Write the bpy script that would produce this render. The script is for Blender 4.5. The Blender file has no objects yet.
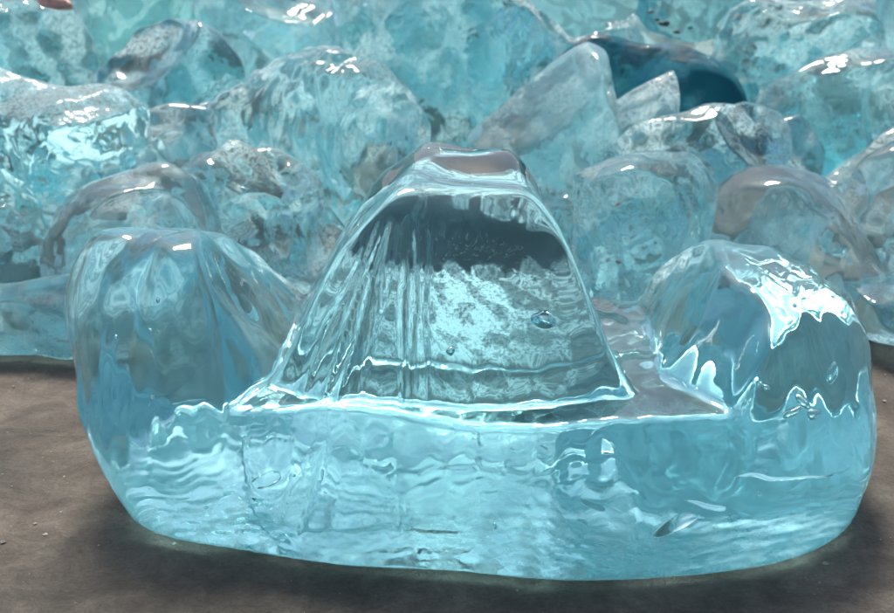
import bpy, math, random
import numpy as np

sc = bpy.context.scene
R = math.radians

# ---------------------------------------------------------------- camera
W_PX, H_PX, F_PX = 894.0, 613.0, 958.0
CAM = np.array((0.0, -0.297, 0.227)); PITCH = R(22.0)
cam_d = bpy.data.cameras.new('camera'); cam = bpy.data.objects.new('camera', cam_d)
sc.collection.objects.link(cam); sc.camera = cam
cam.location = CAM; cam.rotation_euler = (R(90) - PITCH, 0, 0)
cam_d.sensor_fit = 'HORIZONTAL'; cam_d.sensor_width = 36.0; cam_d.lens = 36.0 * F_PX / W_PX
cam_d.clip_start = 0.01; cam_d.clip_end = 500.0
cam_d.dof.use_dof = True; cam_d.dof.focus_distance = 0.385; cam_d.dof.aperture_fstop = 18.0

# ---------------------------------------------------------------- sky, sun, exposure
SUN_EL, SUN_AZ = R(60.0), R(-10.0)          # sun stands behind the pile, a little to the left
world = bpy.data.worlds.new('World'); sc.world = world; world.use_nodes = True
wn = world.node_tree.nodes; wl = world.node_tree.links
bg = wn['Background']; sky = wn.new('ShaderNodeTexSky'); sky.sky_type = 'NISHITA'
sky.sun_disc = False; sky.sun_elevation = SUN_EL; sky.sun_rotation = SUN_AZ
sky.air_density = 0.8; sky.dust_density = 4.0; sky.ozone_density = 0.6
wl.new(sky.outputs[0], bg.inputs[0]); bg.inputs[1].default_value = 0.13
sun_d = bpy.data.lights.new('sun', 'SUN'); sun = bpy.data.objects.new('sun', sun_d)
sc.collection.objects.link(sun)
sun_d.energy = 4.0; sun_d.angle = R(16.0); sun_d.color = (1.0, 0.95, 0.87)
sun.rotation_euler = (R(90) - SUN_EL, 0, R(180) - SUN_AZ)
sun.location = (0, 3, 4)
vs = sc.view_settings
vs.view_transform = 'Standard'; vs.look = 'None'; vs.gamma = 1.0; vs.use_curve_mapping = False
vs.exposure = 0.36
cy = sc.cycles
cy.max_bounces = 16; cy.transmission_bounces = 16; cy.glossy_bounces = 8; cy.diffuse_bounces = 3
cy.transparent_max_bounces = 16; cy.volume_bounces = 3
cy.caustics_refractive = True; cy.caustics_reflective = True
cy.sample_clamp_indirect = 25.0; cy.blur_glossy = 0.3
cy.use_denoising = True
cy.use_adaptive_sampling = True; cy.adaptive_threshold = 0.06

# ---------------------------------------------------------------- pixel helpers
_c, _s = math.cos(PITCH), math.sin(PITCH)
def at(px, py, Y):
    """point on the upright plane y = Y that a photo pixel looks at"""
    u = (px - W_PX / 2) / F_PX; v = -(py - H_PX / 2) / F_PX
    d = np.array((u, _c + v * _s, -_s + v * _c))
    return CAM + d * ((Y - CAM[1]) / d[1])

# ---------------------------------------------------------------- materials
def new_mat(name):
    m = bpy.data.materials.new(name); m.use_nodes = True
    nt = m.node_tree; nt.nodes.clear()
    return m, nt, nt.nodes, nt.links
def N(nt, kind, **kw):
    n = nt.nodes.new(kind)
    for k, v in kw.items():
        if k in n.inputs: n.inputs[k].default_value = v
        else: setattr(n, k, v)
    return n

def glass_mat(name, tint=(0.0, 0.80, 0.88), dens=8.0, scat=0.0, body=(0.30, 0.66, 0.76), cloud=0.12, rough=0.015,
              bump=0.0006, ripple=90.0, stretch=(1, 1, 1), full=False):
    """cast glass: clear refraction, some milky body, colour from absorption in its depth;
    vertex attributes say where the skin is clouded, frosted by the mould or darkened"""
    m, nt, nd, lk = new_mat(name)
    out = N(nt, 'ShaderNodeOutputMaterial')
    tc = N(nt, 'ShaderNodeTexCoord'); mp = N(nt, 'ShaderNodeMapping'); mp.inputs['Scale'].default_value = stretch
    lk.new(tc.outputs['Object'], mp.inputs[0])
    fr = N(nt, 'ShaderNodeAttribute', attribute_name='frost'); cl = N(nt, 'ShaderNodeAttribute', attribute_name='cloud')
    n1 = N(nt, 'ShaderNodeTexNoise', Scale=ripple, Detail=1.0, Roughness=0.45, Distortion=0.6)
    lk.new(mp.outputs[0], n1.inputs['Vector'])
    bp = N(nt, 'ShaderNodeBump', Strength=1.0, Distance=bump); lk.new(n1.outputs[0], bp.inputs['Height'])
    nrm = bp
    n2 = N(nt, 'ShaderNodeTexNoise', Scale=720.0 if full else 430.0, Detail=3.0, Roughness=0.65); lk.new(tc.outputs['Object'], n2.inputs['Vector'])
    if full:
        fm = N(nt, 'ShaderNodeMath', operation='MULTIPLY'); fm.inputs[1].default_value = 0.0008
        lk.new(fr.outputs['Fac'], fm.inputs[0])
        bp2 = N(nt, 'ShaderNodeBump', Strength=1.0); lk.new(fm.outputs[0], bp2.inputs['Distance'])
        lk.new(n2.outputs[0], bp2.inputs['Height']); lk.new(bp.outputs[0], bp2.inputs['Normal']); nrm = bp2
    gl = N(nt, 'ShaderNodeBsdfGlass', IOR=1.5); gl.inputs['Color'].default_value = (0.97, 0.995, 1, 1)
    ra = N(nt, 'ShaderNodeMath', operation='MULTIPLY_ADD'); ra.inputs[1].default_value = 0.10; ra.inputs[2].default_value = rough
    lk.new(fr.outputs['Fac'], ra.inputs[0]); lk.new(ra.outputs[0], gl.inputs['Roughness'])
    lk.new(nrm.outputs[0], gl.inputs['Normal'])
    df = N(nt, 'ShaderNodeBsdfDiffuse'); df.inputs[0].default_value = (*body, 1)
    tr = N(nt, 'ShaderNodeBsdfTranslucent'); tr.inputs[0].default_value = (*body, 1)
    mx = N(nt, 'ShaderNodeMixShader', Fac=0.55); lk.new(df.outputs[0], mx.inputs[1]); lk.new(tr.outputs[0], mx.inputs[2])
    cm = N(nt, 'ShaderNodeMath', operation='MULTIPLY'); cm.inputs[1].default_value = cloud; lk.new(cl.outputs['Fac'], cm.inputs[0])
    m0 = N(nt, 'ShaderNodeMixShader'); lk.new(cm.outputs[0], m0.inputs[0]); lk.new(gl.outputs[0], m0.inputs[1]); lk.new(mx.outputs[0], m0.inputs[2])
    # ground-glass skin where the piece lay against the mould
    wt = N(nt, 'ShaderNodeBsdfTranslucent'); wt.inputs[0].default_value = (0.86, 0.95, 0.97, 1)
    wd = N(nt, 'ShaderNodeBsdfDiffuse'); wd.inputs[0].default_value = (0.80, 0.92, 0.95, 1)
    wm = N(nt, 'ShaderNodeMixShader', Fac=0.2); lk.new(wt.outputs[0], wm.inputs[1]); lk.new(wd.outputs[0], wm.inputs[2])
    r5 = N(nt, 'ShaderNodeMapRange'); r5.inputs['From Min'].default_value = 0.42; r5.inputs['From Max'].default_value = 0.56
    r5.inputs['To Min'].default_value = 0.25; r5.inputs['To Max'].default_value = 1.0; lk.new(n2.outputs[0], r5.inputs[0])
    fn = N(nt, 'ShaderNodeMath', operation='MULTIPLY'); lk.new(fr.outputs['Fac'], fn.inputs[0]); lk.new(r5.outputs[0], fn.inputs[1])
    m1 = N(nt, 'ShaderNodeMixShader'); lk.new(fn.outputs[0], m1.inputs[0]); lk.new(m0.outputs[0], m1.inputs[1]); lk.new(wm.outputs[0], m1.inputs[2])
    last = m1
    if full:                                                # dark speckled patch on the upper back face
        di = N(nt, 'ShaderNodeAttribute', attribute_name='dark_patch')
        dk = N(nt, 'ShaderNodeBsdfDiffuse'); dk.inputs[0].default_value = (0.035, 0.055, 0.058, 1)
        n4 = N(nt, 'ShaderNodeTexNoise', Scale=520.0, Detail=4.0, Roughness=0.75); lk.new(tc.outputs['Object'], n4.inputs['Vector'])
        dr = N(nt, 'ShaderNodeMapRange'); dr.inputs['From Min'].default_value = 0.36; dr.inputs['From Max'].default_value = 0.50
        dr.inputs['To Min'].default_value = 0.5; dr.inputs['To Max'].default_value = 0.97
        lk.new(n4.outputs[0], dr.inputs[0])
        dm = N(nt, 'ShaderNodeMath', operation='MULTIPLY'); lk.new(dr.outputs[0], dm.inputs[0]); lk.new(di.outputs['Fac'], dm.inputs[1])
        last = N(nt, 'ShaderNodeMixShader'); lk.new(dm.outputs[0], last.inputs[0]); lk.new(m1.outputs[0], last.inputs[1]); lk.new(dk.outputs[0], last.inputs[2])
    lk.new(last.outputs[0], out.inputs['Surface'])
    va = N(nt, 'ShaderNodeVolumeAbsorption', Density=dens); va.inputs['Color'].default_value = (*tint, 1)
    vsn = N(nt, 'ShaderNodeVolumeScatter', Density=scat, Anisotropy=0.3); vsn.inputs['Color'].default_value = (0.80, 0.97, 1.0, 1)
    ad = N(nt, 'ShaderNodeAddShader'); lk.new(va.outputs[0], ad.inputs[0]); lk.new(vsn.outputs[0], ad.inputs[1])
    lk.new(ad.outputs[0], out.inputs['Volume'])
    return m

MG = {
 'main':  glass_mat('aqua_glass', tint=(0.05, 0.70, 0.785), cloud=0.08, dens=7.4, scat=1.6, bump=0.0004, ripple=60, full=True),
 'aqua':  glass_mat('aqua_cullet', cloud=0.07, dens=7.0, scat=2.0, bump=0.0014, ripple=90),
 'clear': glass_mat('pale_cullet', tint=(0.1, 0.72, 0.82), cloud=0.08, dens=3.6, scat=3.0, bump=0.0008, ripple=60),
 'cord':  glass_mat('corded_cullet', cloud=0.08, dens=6.0, scat=3.0, bump=0.0022, ripple=90, stretch=(1.0, 1.0, 0.30)),
 'deep':  glass_mat('shade_cullet', tint=(0.0, 0.62, 0.74), cloud=0.6, dens=24.0, scat=1.5, body=(0.05, 0.24, 0.30)),  # dark tint puts the shade of a hollow into the glass colour
 'bright': glass_mat('bright_cullet', cloud=0.05, dens=5.5, scat=1.0, bump=0.0014, ripple=100),
 'blue':  glass_mat('blue_cullet', tint=(0.0, 0.70, 0.82), cloud=0.06, dens=10.0, scat=2.5, body=(0.16, 0.50, 0.62)),
 'teal':  glass_mat('teal_cullet', tint=(0.0, 0.74, 0.84), cloud=0.12, dens=13.0, scat=6.0, body=(0.20, 0.56, 0.68)),
 'milk':  glass_mat('milky_cullet', cloud=0.14, dens=5.5, scat=4.5, body=(0.42, 0.72, 0.80), bump=0.0008),
 'green': glass_mat('green_cullet', tint=(0.0, 0.86, 0.85), cloud=0.10, dens=6.5, scat=4.0, body=(0.32, 0.68, 0.70)),
}
def air_mat():
    m, nt, nd, lk = new_mat('air_in_glass')
    out = N(nt, 'ShaderNodeOutputMaterial'); gl = N(nt, 'ShaderNodeBsdfGlass', IOR=1.5, Roughness=0.0)
    lk.new(gl.outputs[0], out.inputs['Surface']); return m
M_AIR = air_mat()

def ground_mat():
    m, nt, nd, lk = new_mat('weathered_board')
    out = N(nt, 'ShaderNodeOutputMaterial'); b = N(nt, 'ShaderNodeBsdfPrincipled', Roughness=0.85)
    tc = N(nt, 'ShaderNodeTexCoord')
    mp = N(nt, 'ShaderNodeMapping'); mp.inputs['Scale'].default_value = (1.0, 1.25, 1.0); lk.new(tc.outputs['Object'], mp.inputs[0])
    a = N(nt, 'ShaderNodeTexNoise', Scale=38.0, Detail=9.0, Roughness=0.72, Distortion=0.5); lk.new(mp.outputs[0], a.inputs['Vector'])
    c = N(nt, 'ShaderNodeTexNoise', Scale=11.0, Detail=4.0, Roughness=0.6); lk.new(tc.outputs['Object'], c.inputs['Vector'])
    g = N(nt, 'ShaderNodeTexNoise', Scale=620.0, Detail=4.0, Roughness=0.75); lk.new(tc.outputs['Object'], g.inputs['Vector'])
    r1 = N(nt, 'ShaderNodeValToRGB'); e = r1.color_ramp.elements
    e[0].position = 0.30; e[0].color = (0.045, 0.041, 0.035, 1)
    e[1].position = 0.72; e[1].color = (0.165, 0.150, 0.128, 1)
    k = e.new(0.5); k.color = (0.092, 0.082, 0.070, 1)
    lk.new(a.outputs[0], r1.inputs[0])
    r2 = N(nt, 'ShaderNodeValToRGB'); e = r2.color_ramp.elements
    e[0].position = 0.35; e[0].color = (0.60, 0.62, 0.60, 1); e[1].position = 0.65; e[1].color = (1.15, 1.08, 1.05, 1)
    lk.new(c.outputs[0], r2.inputs[0])
    mu = N(nt, 'ShaderNodeMix', data_type='RGBA', blend_type='MULTIPLY'); mu.inputs[0].default_value = 1.0
    lk.new(r1.outputs[0], mu.inputs[6]); lk.new(r2.outputs[0], mu.inputs[7])
    r3 = N(nt, 'ShaderNodeValToRGB'); e = r3.color_ramp.elements
    e[0].position = 0.30; e[0].color = (0.72, 0.72, 0.72, 1); e[1].position = 0.75; e[1].color = (1.35, 1.33, 1.3, 1)
    lk.new(g.outputs[0], r3.inputs[0])
    mv = N(nt, 'ShaderNodeMix', data_type='RGBA', blend_type='MULTIPLY'); mv.inputs[0].default_value = 1.0
    lk.new(mu.outputs[2], mv.inputs[6]); lk.new(r3.outputs[0], mv.inputs[7])
    lk.new(mv.outputs[2], b.inputs['Base Color'])
    bp = N(nt, 'ShaderNodeBump', Strength=0.9, Distance=0.0025); lk.new(a.outputs[0], bp.inputs['Height'])
    bq = N(nt, 'ShaderNodeBump', Strength=0.8, Distance=0.0008); lk.new(g.outputs[0], bq.inputs['Height']); lk.new(bp.outputs[0], bq.inputs['Normal'])
    lk.new(bq.outputs[0], b.inputs['Normal']); lk.new(b.outputs[0], out.inputs[0])
    return m
def plain_mat(name, col, rough=0.8, var=0.25):
    m, nt, nd, lk = new_mat(name)
    out = N(nt, 'ShaderNodeOutputMaterial'); b = N(nt, 'ShaderNodeBsdfPrincipled', Roughness=rough)
    tc = N(nt, 'ShaderNodeTexCoord'); a = N(nt, 'ShaderNodeTexNoise', Scale=120.0, Detail=4.0); lk.new(tc.outputs['Object'], a.inputs['Vector'])
    r = N(nt, 'ShaderNodeValToRGB'); e = r.color_ramp.elements
    e[0].position = 0.3; e[0].color = (*[c * (1 - var) for c in col], 1); e[1].position = 0.7; e[1].color = (*[min(1, c * (1 + var)) for c in col], 1)
    lk.new(a.outputs[0], r.inputs[0]); lk.new(r.outputs[0], b.inputs['Base Color']); lk.new(b.outputs[0], out.inputs[0])
    return m

# ---------------------------------------------------------------- implicit-surface tools
class Waves:
    """smooth random field: a sum of sine waves, value about -1..1"""
    def __init__(self, seed, freq, n=9, stretch=(1, 1, 1)):
        r = np.random.RandomState(seed)
        k = r.normal(size=(n, 3)); k /= np.linalg.norm(k, axis=1)[:, None]
        self.k = k * (freq * (0.6 + 0.8 * r.rand(n)))[:, None] * 2 * math.pi * np.array(stretch)
        self.p = r.rand(n) * 6.283; self.a = 1.3 / math.sqrt(n)
    def __call__(self, P):
        o = np.zeros(P.shape[0])
        for k, p in zip(self.k, self.p): o += np.sin(P @ k + p)
        return o * self.a
def smax(a, b, k):
    h = np.maximum(k - np.abs(a - b), 0) / k
    return np.maximum(a, b) + h * h * k * 0.25
def smin(a, b, k): return -smax(-a, -b, k)
def lse(ds, k):
    m = ds[0]
    for d in ds[1:]: m = np.maximum(m, d)
    s = np.zeros_like(m)
    for d in ds: s += np.exp(np.maximum((d - m) / k, -40))
    return m + k * np.log(s)
def hull(pts):
    pts = sorted(map(tuple, pts))
    def half(ps):
        h = []
        for p in ps:
            while len(h) > 1 and (h[-1][0]-h[-2][0])*(p[1]-h[-2][1]) - (h[-1][1]-h[-2][1])*(p[0]-h[-2][0]) <= 0: h.pop()
            h.append(p)
        return h[:-1]
    return half(pts) + half(pts[::-1])                      # counter-clockwise

def polygonize(f, lo, hi, h):
    lo = np.array(lo, float); n = np.ceil((np.array(hi) - lo) / h).astype(int) + 1
    B = 8                                                   # only blocks near the surface are sampled in full
    nb = -(-n // B)
    bi = np.stack(np.meshgrid(*[np.arange(k) for k in nb], indexing='ij'), -1).reshape(-1, 3)
    fc = f(lo + h * (bi * B + (B - 1) / 2))
    F = np.repeat(np.repeat(np.repeat(np.sign(fc).reshape(nb), B, 0), B, 1), B, 2)
    off = np.stack(np.meshgrid(*[np.arange(B)] * 3, indexing='ij'), -1).reshape(-1, 3)
    near = bi[np.abs(fc) < h * B * 1.35]
    for i in range(0, len(near), 800):
        I = (near[i:i + 800, None, :] * B + off[None]).reshape(-1, 3)
        F[tuple(I.T)] = f(lo + h * I)
    F = F[:n[0], :n[1], :n[2]]
    S = F < 0
    m = n - 1
    cnt = np.zeros(m, np.int8); acc = np.zeros((*m, 3))
    idx = [np.arange(k) for k in m]
    for axis in range(3):
        b, c = [a for a in range(3) if a != axis]
        for ob in (0, 1):
            for oc in (0, 1):
                s0 = [slice(0, m[a]) for a in range(3)]; s1 = list(s0)
                s0[b] = slice(ob, ob + m[b]); s1[b] = s0[b]; s0[c] = slice(oc, oc + m[c]); s1[c] = s0[c]
                s1[axis] = slice(1, 1 + m[axis])
                A, B = F[tuple(s0)], F[tuple(s1)]
                cr = S[tuple(s0)] != S[tuple(s1)]
                t = np.where(cr, A / np.where(cr, A - B, 1), 0)
                cnt += cr
                acc[..., axis] += t
                acc[..., b] += cr * ob; acc[..., c] += cr * oc
    act = cnt > 0
    vid = -np.ones(m, np.int64); vid[act] = np.arange(act.sum())
    ijk = np.argwhere(act)
    V = lo + h * (ijk + acc[act] / cnt[act][:, None])
    quads = []
    for axis in range(3):
        b, c = [(1, 2), (2, 0), (0, 1)][axis]
        s0 = [slice(None)] * 3; s1 = [slice(None)] * 3
        s0[axis] = slice(0, m[axis]); s1[axis] = slice(1, None)
        cr = S[tuple(s0)] != S[tuple(s1)]
        e = np.argwhere(cr)
        e = e[(e[:, b] > 0) & (e[:, c] > 0) & (e[:, b] < m[b]) & (e[:, c] < m[c])]
        ins = S[tuple(e.T)]
        def cell(db, dc):
            q = e.copy(); q[:, b] += db; q[:, c] += dc
            return vid[tuple(q.T)]
        Q = np.stack([cell(-1, -1), cell(0, -1), cell(0, 0), cell(-1, 0)], 1)
        Q[~ins] = Q[~ins][:, ::-1]
        quads.append(Q)
    Q = np.concatenate(quads)
    def grad(P, eps=h * 0.15):
        g = np.empty_like(P)
        for a in range(3):
            d = np.zeros(3); d[a] = eps
            g[:, a] = (f(P + d) - f(P - d)) / (2 * eps)
        return g
    g = grad(V)
    for _ in range(3):
        v = f(V)
        st = g * (v / np.maximum((g * g).sum(1), 0.05))[:, None]
        ln = np.linalg.norm(st, axis=1); st *= np.minimum(1, 0.6 * h / np.maximum(ln, 1e-12))[:, None]
        V -= st
    nr = grad(V); nr /= np.maximum(np.linalg.norm(nr, axis=1), 1e-9)[:, None]
    return V, Q, nr

def mesh_obj(name, V, Q, nr, mat, origin, attrs=None, parent=None):
    me = bpy.data.meshes.new(name)
    V = V - np.array(origin)
    me.vertices.add(len(V)); me.vertices.foreach_set('co', V.astype(np.float32).ravel())
    me.loops.add(Q.size); me.loops.foreach_set('vertex_index', Q.astype(np.int32).ravel())
    me.polygons.add(len(Q)); me.polygons.foreach_set('loop_start', np.arange(0, Q.size, Q.shape[1], dtype=np.int32))
    me.update(calc_edges=True); me.validate()
    me.polygons.foreach_set('use_smooth', np.ones(len(me.polygons), bool))
    if nr is not None: me.normals_split_custom_set_from_vertices(nr.astype(np.float32).tolist())
    for k, v in (attrs or {}).items():
        a = me.attributes.new(k, 'FLOAT', 'POINT'); a.data.foreach_set('value', v.astype(np.float32))
    me.materials.append(mat)
    o = bpy.data.objects.new(name, me); sc.collection.objects.link(o)
    if parent is None: o.location = origin
    else: o.parent = parent; o.location = np.array(origin) - np.array(parent.location)
    return o
def tag(o, label=None, cat=None, group=None, kind=None):
    if label: o['label'] = label
    if cat: o['category'] = cat
    if group: o['group'] = group
    if kind: o['kind'] = kind
    return o
def ss(a, b, x):
    t = np.clip((x - a) / (b - a), 0, 1); return t * t * (3 - 2 * t)

# ---------------------------------------------------------------- the surface everything rests on
def build_ground():
    xs = np.concatenate([[-6, -2, -1], np.linspace(-0.5, 0.5, 200), [1, 2, 6]])
    ys = np.concatenate([[-6, -2, -0.8], np.linspace(-0.25, 0.35, 150), [0.8, 2, 6]])
    X, Y = np.meshgrid(xs, ys, indexing='ij')
    P = np.stack([X.ravel(), Y.ravel(), 0 * X.ravel()], 1)
    near = (np.abs(P[:, 0]) < 0.5) & (P[:, 1] > -0.25) & (P[:, 1] < 0.35)
    wv = Waves(5, 25, 10); w2 = Waves(6, 90, 14)
    P[:, 2] = np.where(near, -0.0030 + 0.0004 * wv(P) + 0.0003 * w2(P), -0.0030)
    nx, ny = X.shape; I = np.arange(nx * ny).reshape(nx, ny)
    Q = np.stack([I[:-1, :-1], I[1:, :-1], I[1:, 1:], I[:-1, 1:]], -1).reshape(-1, 4)
    o = mesh_obj('ground', P, Q, None, ground_mat(), (0, 0, 0))
    tag(o, 'weathered grey brown board surface under the glass', kind='structure')
    # loose pale crumbs
    r = np.random.RandomState(8); Vs, Fs = [], []
    oct_v = np.array([(1,0,0),(-1,0,0),(0,1,0),(0,-1,0),(0,0,1),(0,0,-1)], float)
    oct_f = np.array([(0,2,4),(2,1,4),(1,3,4),(3,0,4),(2,0,5),(1,2,5),(3,1,5),(0,3,5)])
    for i in range(700):
        s = 0.00025 + 0.0011 * r.rand() ** 5
        c = np.array((r.uniform(-0.30, 0.30), r.uniform(-0.09, 0.18), -0.0027 + s * 0.5))
        Vs.append(oct_v * s * r.uniform(0.6, 1.3, (6, 3)) * (1, 1, 0.6) + c); Fs.append(oct_f + 6 * i)
    g = mesh_obj('grit', np.concatenate(Vs), np.concatenate(Fs), None, plain_mat('pale_grit', (0.33, 0.30, 0.27)), (0, 0, 0))
    g.data.polygons.foreach_set('use_smooth', np.zeros(len(g.data.polygons), bool))
    tag(g, 'fine pale crumbs scattered on the brown surface', 'grit', kind='stuff')
build_ground()

def outline_planes(H2, Yc, rnd, lo_t, hi_t):
    """two faces per outline edge, leaning in to the front and to the back"""
    pl = []
    for i in range(len(H2)):
        a, b = np.array(H2[i]), np.array(H2[(i + 1) % len(H2)])
        t = b - a; ln = np.linalg.norm(t)
        if ln < 0.002: continue
        n2 = np.array((t[1], -t[0])) / ln
        for sgn in (-1, 1):
            n = np.array((n2[0], sgn * rnd.uniform(lo_t, hi_t), n2[1])); n /= np.linalg.norm(n)
            pl.append((n, np.array((a[0], Yc, a[1]))))
    return pl

# ---------------------------------------------------------------- the big piece in front
def planes_sd(pts_normals):
    return [(np.array(n, float) / np.linalg.norm(n), np.array(p, float)) for p, n in pts_normals]

def build_main():
    L1, L2, L3 = Waves(11, 9, 8), Waves(12, 28, 10), Waves(13, 70, 10, (1.6, 1, 0.35))
    LS = Waves(18, 45, 10, (1.5, 1.0, 0.4))
    LU, LV = Waves(31, 13, 12, (1, 1, .01)), Waves(32, 110, 12, (1, 1, .01))
    YS = 0.035
    sil = [(34, 300), (41, 350), (64, 425), (110, 492), (180, 545), (745, 585), (838, 547), (884, 480), (893, 400), (882, 345), (852, 306),
           (800, 290), (750, 286), (690, 296), (215, 264), (180, 252), (105, 250), (54, 268)]
    S2 = [(at(x, y, YS)[0], max(at(x, y, YS)[2], -0.02)) for x, y in sil]
    S2 = hull(S2)
    edges = []
    for i in range(len(S2)):
        a, b = np.array(S2[i]), np.array(S2[(i + 1) % len(S2)])
        t = b - a; ln = np.linalg.norm(t)
        if ln > 1e-6: edges.append((a, np.array((t[1], -t[0])) / ln))
    # front edge in plan: bows towards the viewer, right of the middle
    pc = np.polyfit([at(105, 480, .05)[0], at(868, 480, .055)[0], at(195, 541, .016)[0], at(370, 565, .001)[0], at(560, 578, -.006)[0], at(745, 577, -.005)[0], at(826, 545, .014)[0]],
                    [.034, .036, .016, .002, -.006, -.005, .014], 4)
    ZT = at(460, 197, 0.036)[2]
    tw = planes_sd([                                          # peak: point, outward normal
        (at(450, 415, 0.014), (0.02, -1.0, 0.286)),           # broad front face, leaning back
        (at(306, 310, 0.044), (-0.86, 0.06, 0.50)),           # left flank
        (at(350, 330, 0.020), (-0.60, -0.74, 0.34)),          # facet with the cords
        (at(600, 320, 0.030), (0.905, 0.07, 0.42)),           # right flank
        (at(636, 405, 0.016), (0.62, -0.78, 0.30)),           # narrow right facet
        ((0.0, 0.060, ZT + 0.001), (0.05, -0.03, 1.0)),       # top
        ((0.0, 0.112, ZT), (0.05, 1.0, 0.42)),                # back
        (at(386, 203, 0.036), (-0.66, 0.06, 0.74)), (at(539, 203, 0.036), (0.70, 0.06, 0.70)),
        ((0, 0.042, ZT - 0.001), (0.1, -0.62, 0.80)),         # worn front edge of the crown
        ((0, 0.07, 0.02), (0, 0, -1)),
    ])
    def unit(v): v = np.array(v, float); return v / np.linalg.norm(v)
    # broken inner faces of the two ends: two facets each
    cutL = [(unit((0.80, -0.42, 0.34)), at(205, 345, 0.020)), (unit((0.86, 0.05, 0.50)), at(222, 280, 0.05))]
    cutR = [(unit((-0.70, -0.42, 0.58)), at(722, 358, 0.022)), (unit((-0.84, 0.10, 0.52)), at(700, 306, 0.05))]
    cords = [(at(p, 310, .022)[0], l, w, a) for p, l, w, a in ((330, .46, .0016, .0010), (346, .38, .0010, .0010), (358, .30, .0012, .0014), (372, .22, .0020, -.0008), (403, .04, .0010, .0013), (412, .03, .0009, .0011), (424, .0, .0016, .0005))]
    ztop = at(447, 432, -0.004)[2]
    def f(P):
        x, y, z = P.T
        tr = np.exp(-((x - 0.0) / 0.06) ** 2) * ss(0.06, 0.08, z)
        w = (0.0016 * L1(P) + 0.0006 * L2(P) * ss(0.0, 0.03, z)) * (1 - 0.85 * tr)
        d2 = lse([(x - a[0]) * n[0] + (z - a[1]) * n[1] for a, n in edges], 0.004) - 0.0035
        yf = np.polyval(pc, np.clip(x, -0.145, 0.17))
        up = 0.5 * (z - 0.06 + np.sqrt((z - 0.06) ** 2 + 0.0006))
        front = -(y - yf - 0.45 * up) * 0.96
        backp = (y - 0.164 + 0.35 * z + np.where(x > 0, 0.58, 0.75) * up) * 0.92
        g = smax(d2, smax(front, backp, 0.022), 0.022)
        top = z - ztop + 0.0016 * np.sin(x * 55 + 0.6) + 0.04 * (y - 0.05)
        hL = smax((P - cutL[0][1]) @ cutL[0][0], (P - cutL[1][1]) @ cutL[1][0], 0.004)
        hR = smax((P - cutR[0][1]) @ cutR[0][0], (P - cutR[1][1]) @ cutR[1][0], 0.004)
        g = smax(g, smin(top, np.minimum(hL, hR), 0.003), 0.0035)
        cord = 0.0 * x
        for cx, lean, wd, am in cords:
            cord -= am * np.exp(-((x - cx - lean * (z - 0.09) - 0.0006 * np.sin(z * 130 + cx * 900)) / wd) ** 2)
        cord *= ss(0.130, 0.118, z)
        t = lse([(P - p) @ n for n, p in tw], 0.0014) - 0.0012 + cord + 0.0010 * L2(P) * ss(0.045, 0.06, y) * ss(0.11, 0.125, z)
        g = smin(g, t, 0.0018)
        w = w + 0.0004 * LS(P) * ss(0.055, 0.075, np.abs(x - 0.01)) * ss(0.02, 0.05, z)
        g = g + w + 0.0002 * L3(P) * ss(0.02, 0.05, z) * (1 - tr)
        pit = 0.0012 * ss(-0.8, 1.4, LU(P)) + 0.00007 * LV(P)          # uneven underside
        return smax(g, -(z + 0.0014) + pit, 0.005) * 0.8
    V, Q, nr = polygonize(f, (-0.165, -0.025, -0.006), (0.185, 0.175, 0.165), 0.00125)
    x, y, z = V.T
    sp = Waves(21, 60, 10)(V) * 0.5 + Waves(22, 190, 12)(V) * 0.4
    tower = ss(-0.058, -0.045, x) * (1 - ss(0.055, 0.068, x))
    backf = ss(0.085, 0.105, y) * ss(0.55, 0.75, nr[:, 1])
    under = ss(-0.35, -0.7, nr[:, 2]) * (1 - ss(0.012, 0.03, z)) * (1 - 0.85 * ss(0.05, 0.085, y))
    heart = np.exp(-((x - 0.006) / 0.017) ** 2 - ((z - 0.045) / 0.026) ** 2)
    frost = backf * (0.25 + 0.75 * ss(-0.5, 0.4, sp)) * (0.12 + 0.50 * tower + 2.4 * heart * tower)
    frost = np.maximum(frost, under * (0.12 + 0.25 * sp)).clip(0, 2.4)
    edge = z + 0.005 * sp
    dark_patch = backf * tower * ss(0.073, 0.077, edge) * (0.12 + 0.88 * ss(-0.034, -0.024, x + 0.008 * sp))
    ends = ss(0.066, 0.086, np.abs(x - 0.008)) * ss(0.045, 0.062, z)
    frost = np.maximum(frost, ends * ss(0.15, 0.45, nr[:, 1]) * (0.38 + 0.3 * sp)).clip(0, 2.4)
    frost *= 1 - 0.9 * dark_patch
    cloud = 0.2 + 1.6 * ss(-0.4, 1.1, Waves(23, 14, 9)(V) + 0.4 * Waves(24, 40, 9)(V))
    cloud *= 1 + 1.6 * ends
    o = mesh_obj('glass_slag_chunk', V, Q, nr, MG['main'], (0.01, 0.06, 0.0), {'frost': frost, 'dark_patch': dark_patch, 'cloud': cloud})
    tag(o, 'large aqua glass chunk with a square peak between two upturned ends', 'glass chunk', 'raw glass chunks')
    return o, f
main, f_main = build_main()

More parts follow.
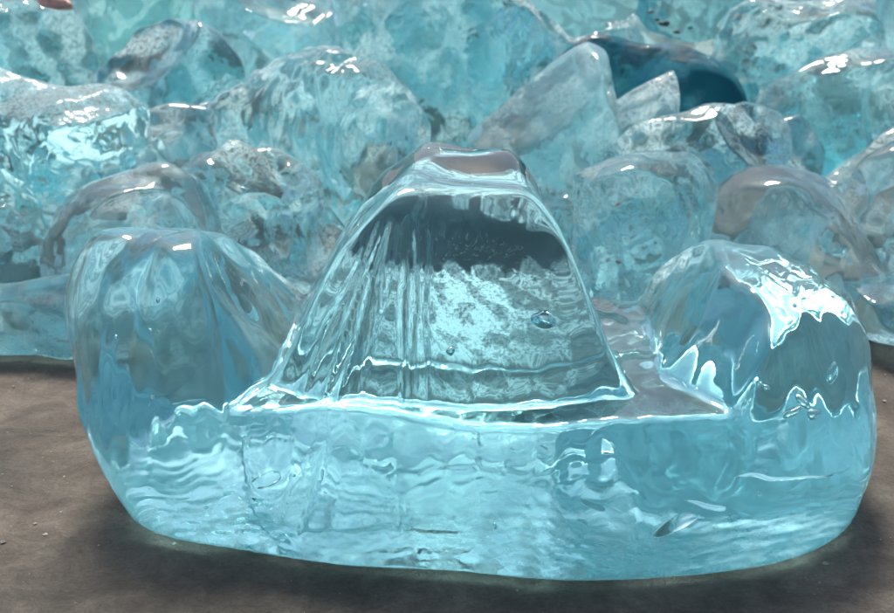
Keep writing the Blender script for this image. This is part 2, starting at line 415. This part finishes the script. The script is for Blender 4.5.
def blob(name, c, r, rot, parent, seed, n=(14, 10), wob=0.12):
    """closed air pocket inside the glass: faces turned inward"""
    rr = np.random.RandomState(seed); nu, nv = n
    V = [(0, 0, 1)]
    for j in range(1, nv):
        for i in range(nu):
            th, ph = math.pi * j / nv, 2 * math.pi * i / nu
            V.append((math.sin(th) * math.cos(ph), math.sin(th) * math.sin(ph), math.cos(th)))
    V.append((0, 0, -1)); V = np.array(V)
    w = Waves(seed, 0.45 if wob < .3 else 0.8, 6)(V); V = V * (1 + wob * w)[:, None] * np.array(r)
    from mathutils import Euler
    V = V @ np.array(Euler(rot).to_matrix()).T + c
    F = []
    last = len(V) - 1
    for i in range(nu):
        F.append((0, 1 + (i + 1) % nu, 1 + i)); F.append((last, last - nu + i, last - nu + (i + 1) % nu))
    tri = np.array(F); quad = []
    for j in range(nv - 2):
        for i in range(nu):
            a, b = 1 + j * nu + i, 1 + j * nu + (i + 1) % nu
            quad.append((a, b, b + nu, a + nu))
    quad = np.array(quad); F = np.concatenate([tri, quad[:, [0, 1, 2]], quad[:, [0, 2, 3]]])
    return mesh_obj(name, V, F, None, M_AIR, tuple(c), None, parent)

for i, (px, py, Y, r, rot) in enumerate([
    (781, 398, 0.030, (0.0040, 0.003, 0.0022), (0, 0.5, 0)), (790, 408, 0.032, (0.003, 0.002, 0.0022), (0, 0.2, 0.3)),
    (774, 406, 0.028, (0.0022, 0.002, 0.0014), (0, -0.6, 0)), (816, 373, 0.034, (0.0018, 0.002, 0.0042), (0, 0.1, 0)),
    (450, 347, 0.050, (0.0018, 0.002, 0.0020), (0, 0, 0)), (538, 315, 0.060, (0.0050, 0.003, 0.0040), (0, 0.3, 0)),
    (752, 382, 0.036, (0.001, 0.001, 0.001), (0, 0, 0)), (300, 470, 0.028, (0.001, 0.001, 0.001), (0, 0, 0)),
    (500, 510, 0.03, (0.0008, 0.0008, 0.0014), (0, 0, 0)), (160, 300, 0.04, (0.0008, 0.0008, 0.001), (0, 0, 0))]):
    blob('bubble', at(px, py, Y), r, rot, main, 40 + i)
for i, (px, py, Y, r, rot) in enumerate([
    (592, 492, 0.020, (0.0045, 0.0030, 0.0001), (0.15, 0.45, 0.4)),
    (668, 502, 0.022, (0.008, 0.0035, 0.0001), (0.12, -0.35, 0.3)), (694, 486, 0.026, (0.007, 0.0030, 0.0001), (0.10, 0.20, -0.2)),
    (760, 464, 0.024, (0.016, 0.0022, 0.0001), (0.10, 0.10, 0.05)), 
    (275, 472, 0.028, (0.006, 0.0040, 0.0001), (0.15, -0.4, 0.2)), (440, 520, 0.020, (0.010, 0.002, 0.0001), (0.1, 0.05, 0.1))]):
    blob('crack', at(px, py, Y), r, rot, main, 70 + i, (26, 8), 0.28)
rb = np.random.RandomState(5)
for i in range(34):                                          # strings of seed bubbles
    c = at(rb.uniform(150, 830), rb.uniform(455, 550), rb.uniform(0.03, 0.06)) if i < 22 else at(rb.choice([150, 160, 800, 820]) + rb.uniform(-25, 25), rb.uniform(320, 400), rb.uniform(0.05, 0.07))
    if c[2] < 0.004: continue
    q = 0.00025 + 0.0005 * rb.rand() ** 2
    blob('bubble', c, (q, q, q * rb.uniform(1, 1.8)), (0, rb.uniform(-.6, .6), 0), main, 100 + i, (8, 6), 0.05)

# ---------------------------------------------------------------- the pile behind
#  name-key: outline in photo pixels, plane Y, half depth, material, sharpness k, ripple, label
PILE = [
 ('A', [(-45,288),(0,284),(90,290),(200,285),(222,318),(150,346),(100,353),(50,362),(0,362),(-45,358)], .205, .030, 'teal', .006, 1.0, 0,
  'low flat turquoise glass slab lying at the left edge of the pile'),
 ('X', [(852,287),(930,275),(935,345),(893,345),(866,332)], .215, .030, 'teal', .005, .8, 0,
  'low turquoise glass slab at the right edge, behind the big chunk'),
 ('B', [(44,290),(50,240),(75,190),(110,168),(160,164),(195,180),(217,220),(225,290)], .275, .034, 'clear', .009, 1.0, 1,
  'clear domed glass chunk with dark rim, above the left end of the big chunk'),
 ('D', [(-40,200),(0,203),(45,245),(42,285),(-40,295)], .285, .030, 'aqua', .003, .7, 1,
  'blue-green glass wedge at the left edge, below the bright white-lit chunk'),
 ('E', [(180,170),(230,150),(290,160),(345,182),(366,215),(345,252),(300,270),(240,276),(205,255),(188,210)], .305, .045, 'bright', .004, 1.2, 1,
  'turquoise glass chunk with a bright spot, left of the square peak'),
 ('N', [(582,178),(640,152),(690,157),(711,185),(706,250),(690,292),(655,300),(600,286),(578,230)], .250, .045, 'aqua', .0025, .7, 1,
  'block-shaped pale glass chunk with red specks, right of the square peak'),
 ('O', [(705,215),(725,180),(770,166),(815,175),(850,205),(876,245),(883,275),(850,288),(800,292),(760,280),(715,255)], .270, .045, 'clear', .010, .8, 1,
  'clear rounded lens-like glass chunk above the right end of the big chunk'),
 ('W', [(842,198),(868,165),(930,140),(935,280),(885,282),(858,235)], .335, .035, 'clear', .008, .9, 1,
  'clear domed glass chunk cut by the right edge of the photo'),
 ('M', [(536,182),(575,150),(618,150),(626,190),(604,282),(570,258),(548,216)], .335, .034, 'cord', .004, 1.0, 1,
  'small ribbed glass chunk tucked between the square peak and the block-shaped chunk'),
 ('C', [(-45,76),(30,70),(62,79),(146,105),(150,165),(78,190),(46,240),(30,266),(-45,250)], .375, .048, 'bright', .003, 1.4, 1,
  'bright glass chunk with a pale grey sloping top at the left edge'),
 ('G', [(143,106),(180,95),(215,108),(227,150),(195,172),(150,165)], .390, .028, 'clear', .006, 1.4, 1,
  'small clear glass chunk with strong highlights beside the pale sloping top'),
 ('F', [(197,122),(240,90),(290,62),(340,54),(382,65),(412,90),(430,130),(422,172),(370,214),(300,250),(225,180)], .425, .055, 'cord', .006, 1.6, 1,
  'large rippled glass chunk behind and left of the square peak'),
 ('L', [(472,140),(520,95),(560,62),(588,45),(604,52),(611,75),(604,100),(625,150),(600,175),(540,190),(500,160)], .425, .045, 'milk', .003, .8, 1,
  'pointed milky glass chunk rising just right of the square peak'),
 ('P', [(600,168),(640,130),(700,110),(745,104),(785,120),(790,150),(765,172),(705,200),(640,190)], .370, .042, 'bright', .004, .9, 1,
  'slanting glass chunk with a white glint, behind the block-shaped chunk'),
 ('V', [(822,182),(860,155),(930,110),(935,210),(880,216),(838,202)], .405, .028, 'milk', .004, .7, 1,
  'pale milky glass strip slanting up to the right edge'),
 ('Q', [(610,106),(640,85),(672,73),(678,90),(660,106),(640,113)], .455, .022, 'milk', .003, .5, 1,
  'small pale wedge of glass in front of the dark hollow'),
 ('U', [(757,102),(790,70),(830,55),(930,50),(935,130),(880,160),(830,180),(790,145)], .510, .050, 'aqua', .004, .9, 1,
  'broad blue glass chunk at the upper right edge'),
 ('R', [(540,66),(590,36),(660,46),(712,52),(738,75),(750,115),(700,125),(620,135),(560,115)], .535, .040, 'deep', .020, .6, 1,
  'glass chunk tinted deep teal for the shaded hollow behind the pointed chunk'),
 ('H', [(88,104),(100,50),(130,20),(170,12),(210,30),(238,64),(240,88),(200,108),(140,112)], .545, .055, 'blue', .010, 1.0, 1,
  'blue domed glass chunk with sparkling rim in the upper left'),
 ('T', [(700,42),(740,8),(800,-12),(870,0),(884,50),(850,64),(800,76),(760,86),(720,76)], .630, .050, 'bright', .006, .9, 1,
  'pale glass chunk with a large white glint at the upper right'),
 ('K', [(335,-25),(480,-40),(622,-25),(640,40),(590,52),(530,82),(480,142),(430,142),(398,86),(360,50),(340,20)], .665, .070, 'bright', .005, 1.3, 1,
  'big aqua glass chunk at the top centre'),
 ('I', [(-60,-30),(70,-4),(88,30),(72,72),(30,76),(-60,76)], .640, .060, 'aqua', .005, 1.2, 1,
  'aqua glass chunk in the top left corner'),
 ('J', [(195,-30),(330,-30),(346,30),(340,56),(280,68),(232,82),(203,40)], .690, .060, 'milk', .005, 1.3, 1,
  'greyish aqua glass chunk at the top edge, left of the big aqua chunk'),
 ('S', [(628,-30),(742,-30),(748,40),(720,64),(660,58),(634,44)], .700, .055, 'green', .006, 1.0, 1,
  'greenish glass chunk with dark chips at the top edge'),
 ('Y', [(858,-30),(950,-30),(950,64),(892,62),(878,30)], .700, .050, 'milk', .005, 1.0, 1,
  'pale glass chunk in the top right corner'),
 ('Z', [(85,-30),(198,-30),(206,40),(170,50),(100,56)], .760, .060, 'green', .005, 1.2, 1,
  'greenish glass chunk behind the blue dome, at the top edge'),
 ('a1', [(688,72),(720,60),(760,72),(768,104),(745,118),(700,114)], .590, .035, 'aqua', .004, .8, 1,
  'small aqua glass chunk just left of the broad blue chunk'),
 ('a2', [(772,126),(800,118),(822,150),(820,182),(785,180)], .450, .022, 'blue', .004, .6, 1,  # added piece where there is only a dark hollow
  'glass splinter put in for the dark hollow below the broad blue chunk'),
 ('a3', [(212,273),(230,262),(255,260),(280,270),(278,286),(215,286)], .195, .010, 'milk', .004, .5, 1,
  'small pale lens of glass on the ground between left end and square peak'),
 ('b1', [(-330,-60),(-60,-70),(0,-30),(20,60),(-330,60)], .93, .09, 'aqua', .006, 1.2, 1, 'far glass chunk behind the top left corner'),
 ('b2', [(10,-40),(120,-70),(235,-60),(250,60),(10,60)], .98, .09, 'milk', .006, 1.2, 1, 'far glass chunk behind the blue dome'),
 ('b3', [(225,-50),(330,-75),(450,-50),(455,60),(220,60)], .93, .09, 'aqua', .006, 1.2, 1, 'far glass chunk behind the greyish one at the top edge'),
 ('b4', [(440,-60),(560,-75),(660,-50),(665,60),(435,60)], .98, .09, 'milk', .006, 1.2, 1, 'far glass chunk behind the big aqua one at the top centre'),
 ('b5', [(640,-60),(760,-85),(880,-60),(890,60),(630,60)], .93, .09, 'aqua', .006, 1.2, 1, 'far glass chunk behind the one with dark chips'),
 ('b6', [(860,-40),(960,-75),(1200,-60),(1200,60),(850,60)], .98, .09, 'milk', .006, 1.2, 1, 'far glass chunk behind the top right corner'),
]
OBJ = {}
CALM = {'A', 'X', 'a3', 'C', 'N', 'L', 'Q', 'V', 'R', 'a2', 'O', 'B', 'b1', 'b2', 'b3', 'b4', 'b5', 'b6'}               # pieces with plain, unchipped faces
for pi, (key, out, Yc, T, mk, k, rip, ext, label) in enumerate(PILE):
    r = np.random.RandomState(200 + pi)
    pts = [tuple(at(x, y, Yc)[[0, 2]]) for x, y in out]
    if ext:
        xs = [p[0] for p in pts]; a, b = min(xs), max(xs); w = b - a
        pts += [(a + 0.10 * w, -0.004), (b - 0.10 * w, -0.004)]
    H2 = hull(pts)
    pl = outline_planes(H2, Yc, r, *((.10, .75) if k < .008 else (.25, .6)))
    H2 = np.array(H2); cx, cz = H2.mean(0); wx = np.ptp(H2[:, 0]); wz = np.ptp(H2[:, 1])
    for sgn in (-1, 1):                                     # front and back, each broken into three faces
        for q in range(4):
            n = np.array((r.uniform(-.5, .5), sgn, r.uniform(-.3, .45))); n /= np.linalg.norm(n)
            c = np.array((cx + r.uniform(-.25, .25) * wx, Yc + sgn * T * r.uniform(.85, 1.1), cz + r.uniform(-.2, .25) * wz))
            pl.append((n, c))
    scoops = []
    for q in range(r.randint(1, 3) if key in CALM else r.randint(3, 7)):                         # shell-shaped breaks
        sgn = -1 if r.rand() < .7 else 1
        Rr = r.uniform(.25, .9) * max(wx, .06)
        c = np.array((cx + r.uniform(-.45, .45) * wx, Yc + sgn * (T + Rr - r.uniform(.008, .022)), cz + r.uniform(-.15, .5) * wz))
        scoops.append((c, Rr))
    for q in range(0 if key in CALM else r.randint(4, 9)):                        # chips off the upper edges
        p = H2[r.randint(len(H2))] * .6 + H2[r.randint(len(H2))] * .4
        d = np.array((p[0] - cx, 0, p[1] - cz)); dl = np.linalg.norm(d)
        if dl < .008 or p[1] < cz - .2 * wz: continue
        d = d / dl + np.array((0, r.uniform(-1.3, .7), .15)); d /= np.linalg.norm(d)
        Rr = r.uniform(.05, .14)
        scoops.append((np.array((p[0], Yc + d[1] * T * .9, p[1])) + d * (Rr - r.uniform(.002, .006)), Rr))
    w1, w2, w3 = Waves(300 + pi, 11, 8), Waves(400 + pi, 34, 9), Waves(500 + pi, 95, 10, (1, 1, .3) if mk == 'cord' else (1, 1, 1))
    def f(P, pl=pl, sco=scoops, k=k, rip=rip, w1=w1, w2=w2, w3=w3, mk=mk):
        k = k * .4
        g = lse([(P - p) @ n for n, p in pl], k) - k * 0.9 - 0.002
        for c, Rr in sco:
            dd = np.linalg.norm(P - c, axis=1)
            g = smax(g, Rr - dd + 0.0003 * np.sin(dd * 900), max(k * .6, .0015))
        g = g + rip * (0.0022 * w1(P) + 0.0008 * w2(P)) + (0.0007 if mk == 'cord' else 0.00012) * w3(P)
        return smax(g, -(P[:, 2]) - 0.0012, 0.004)
    lo = (H2[:, 0].min() - .006, Yc - T * 1.25 - .006, -.006); hi = (H2[:, 0].max() + .006, Yc + T * 1.25 + .006, H2[:, 1].max() + .006)
    h = max(0.0016, (np.prod(np.array(hi) - lo) / 200000) ** (1 / 3))
    V, Q, nr = polygonize(f, lo, hi, h)
    sp = Waves(600 + pi, 40, 10)(V)
    frost = np.maximum(ss(.7, 1.1, sp) * 0.12, ss(-.5, -.85, nr[:, 2]) * 0.8)
    if mk != 'deep': frost = np.maximum(frost, ss(.25, .6, nr[:, 1]) * ss(-.5, .6, Waves(650 + pi, 30, 9)(V)) * (2.0 if key == 'C' else 0.25 if mk == 'clear' or key == 'N' else 0.5))
    if key == 'C': frost = np.maximum(frost, ss(.5, .8, nr[:, 2]))
    cloud = 0.3 + 1.4 * ss(-0.6, 1.0, Waves(700 + pi, 14, 9)(V) + 0.4 * Waves(800 + pi, 45, 9)(V))
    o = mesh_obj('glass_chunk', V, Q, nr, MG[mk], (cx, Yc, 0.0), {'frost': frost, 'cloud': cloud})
    tag(o, label, 'glass chunk', 'raw glass chunks')
    OBJ[key] = o

# ---------------------------------------------------------------- small things on and in the pile
rr = np.random.RandomState(77)
def shard(name, c, r, mat, seed, parent=None):
    """angular little fragment: a few faces cut from a lump"""
    q = np.random.RandomState(seed)
    pl = []
    for _ in range(11):
        n = q.normal(size=3); n /= np.linalg.norm(n); pl.append((n, n * q.uniform(.7, 1.0)))
    pl += [(np.array(v, float), np.array(v, float)) for v in ((1,0,0),(-1,0,0),(0,1,0),(0,-1,0),(0,0,1),(0,0,-1))]
    w = Waves(seed, 1.4, 8)
    V, Q, nr = polygonize(lambda P: lse([(P - p) @ n for n, p in pl], .08) + .04 * w(P), (-1.25,) * 3, (1.25,) * 3, .16)
    return mesh_obj(name, V * r + c, Q, None, mat, tuple(c), None, parent)
M_RED = plain_mat('salmon_clay', (0.70, 0.40, 0.34), .7); M_SPK = plain_mat('rust_speck', (0.35, 0.08, 0.06), .8); M_CHIP = plain_mat('dark_chip', (0.03, 0.045, 0.05), .4)
o = shard('clay_fragment', at(56, 1, .560), (.017, .010, .0060), M_RED, 903)
tag(o, 'small salmon-pink fragment at the top left edge', 'clay fragment')
o.rotation_euler = (0, R(14), 0)
for i, (px, py, Y, q) in enumerate(((622, 261, .228, .0011), (618, 204, .230, .0009), (630, 215, .235, .0006), (610, 247, .236, .0006))):
    shard('speck', at(px, py, Y), (q * 1.3, q, q * .8), M_SPK, 920 + i, OBJ['N'])
for i, (px, py, q) in enumerate(((664, 24, .0035), (650, 12, .0022), (676, 32, .0025), (690, 28, .0018), (657, 20, .0016))):
    shard('chip', at(px, py, .668), (q * 1.6, q * .6, q * .7), M_CHIP, 940 + i, OBJ['S'])
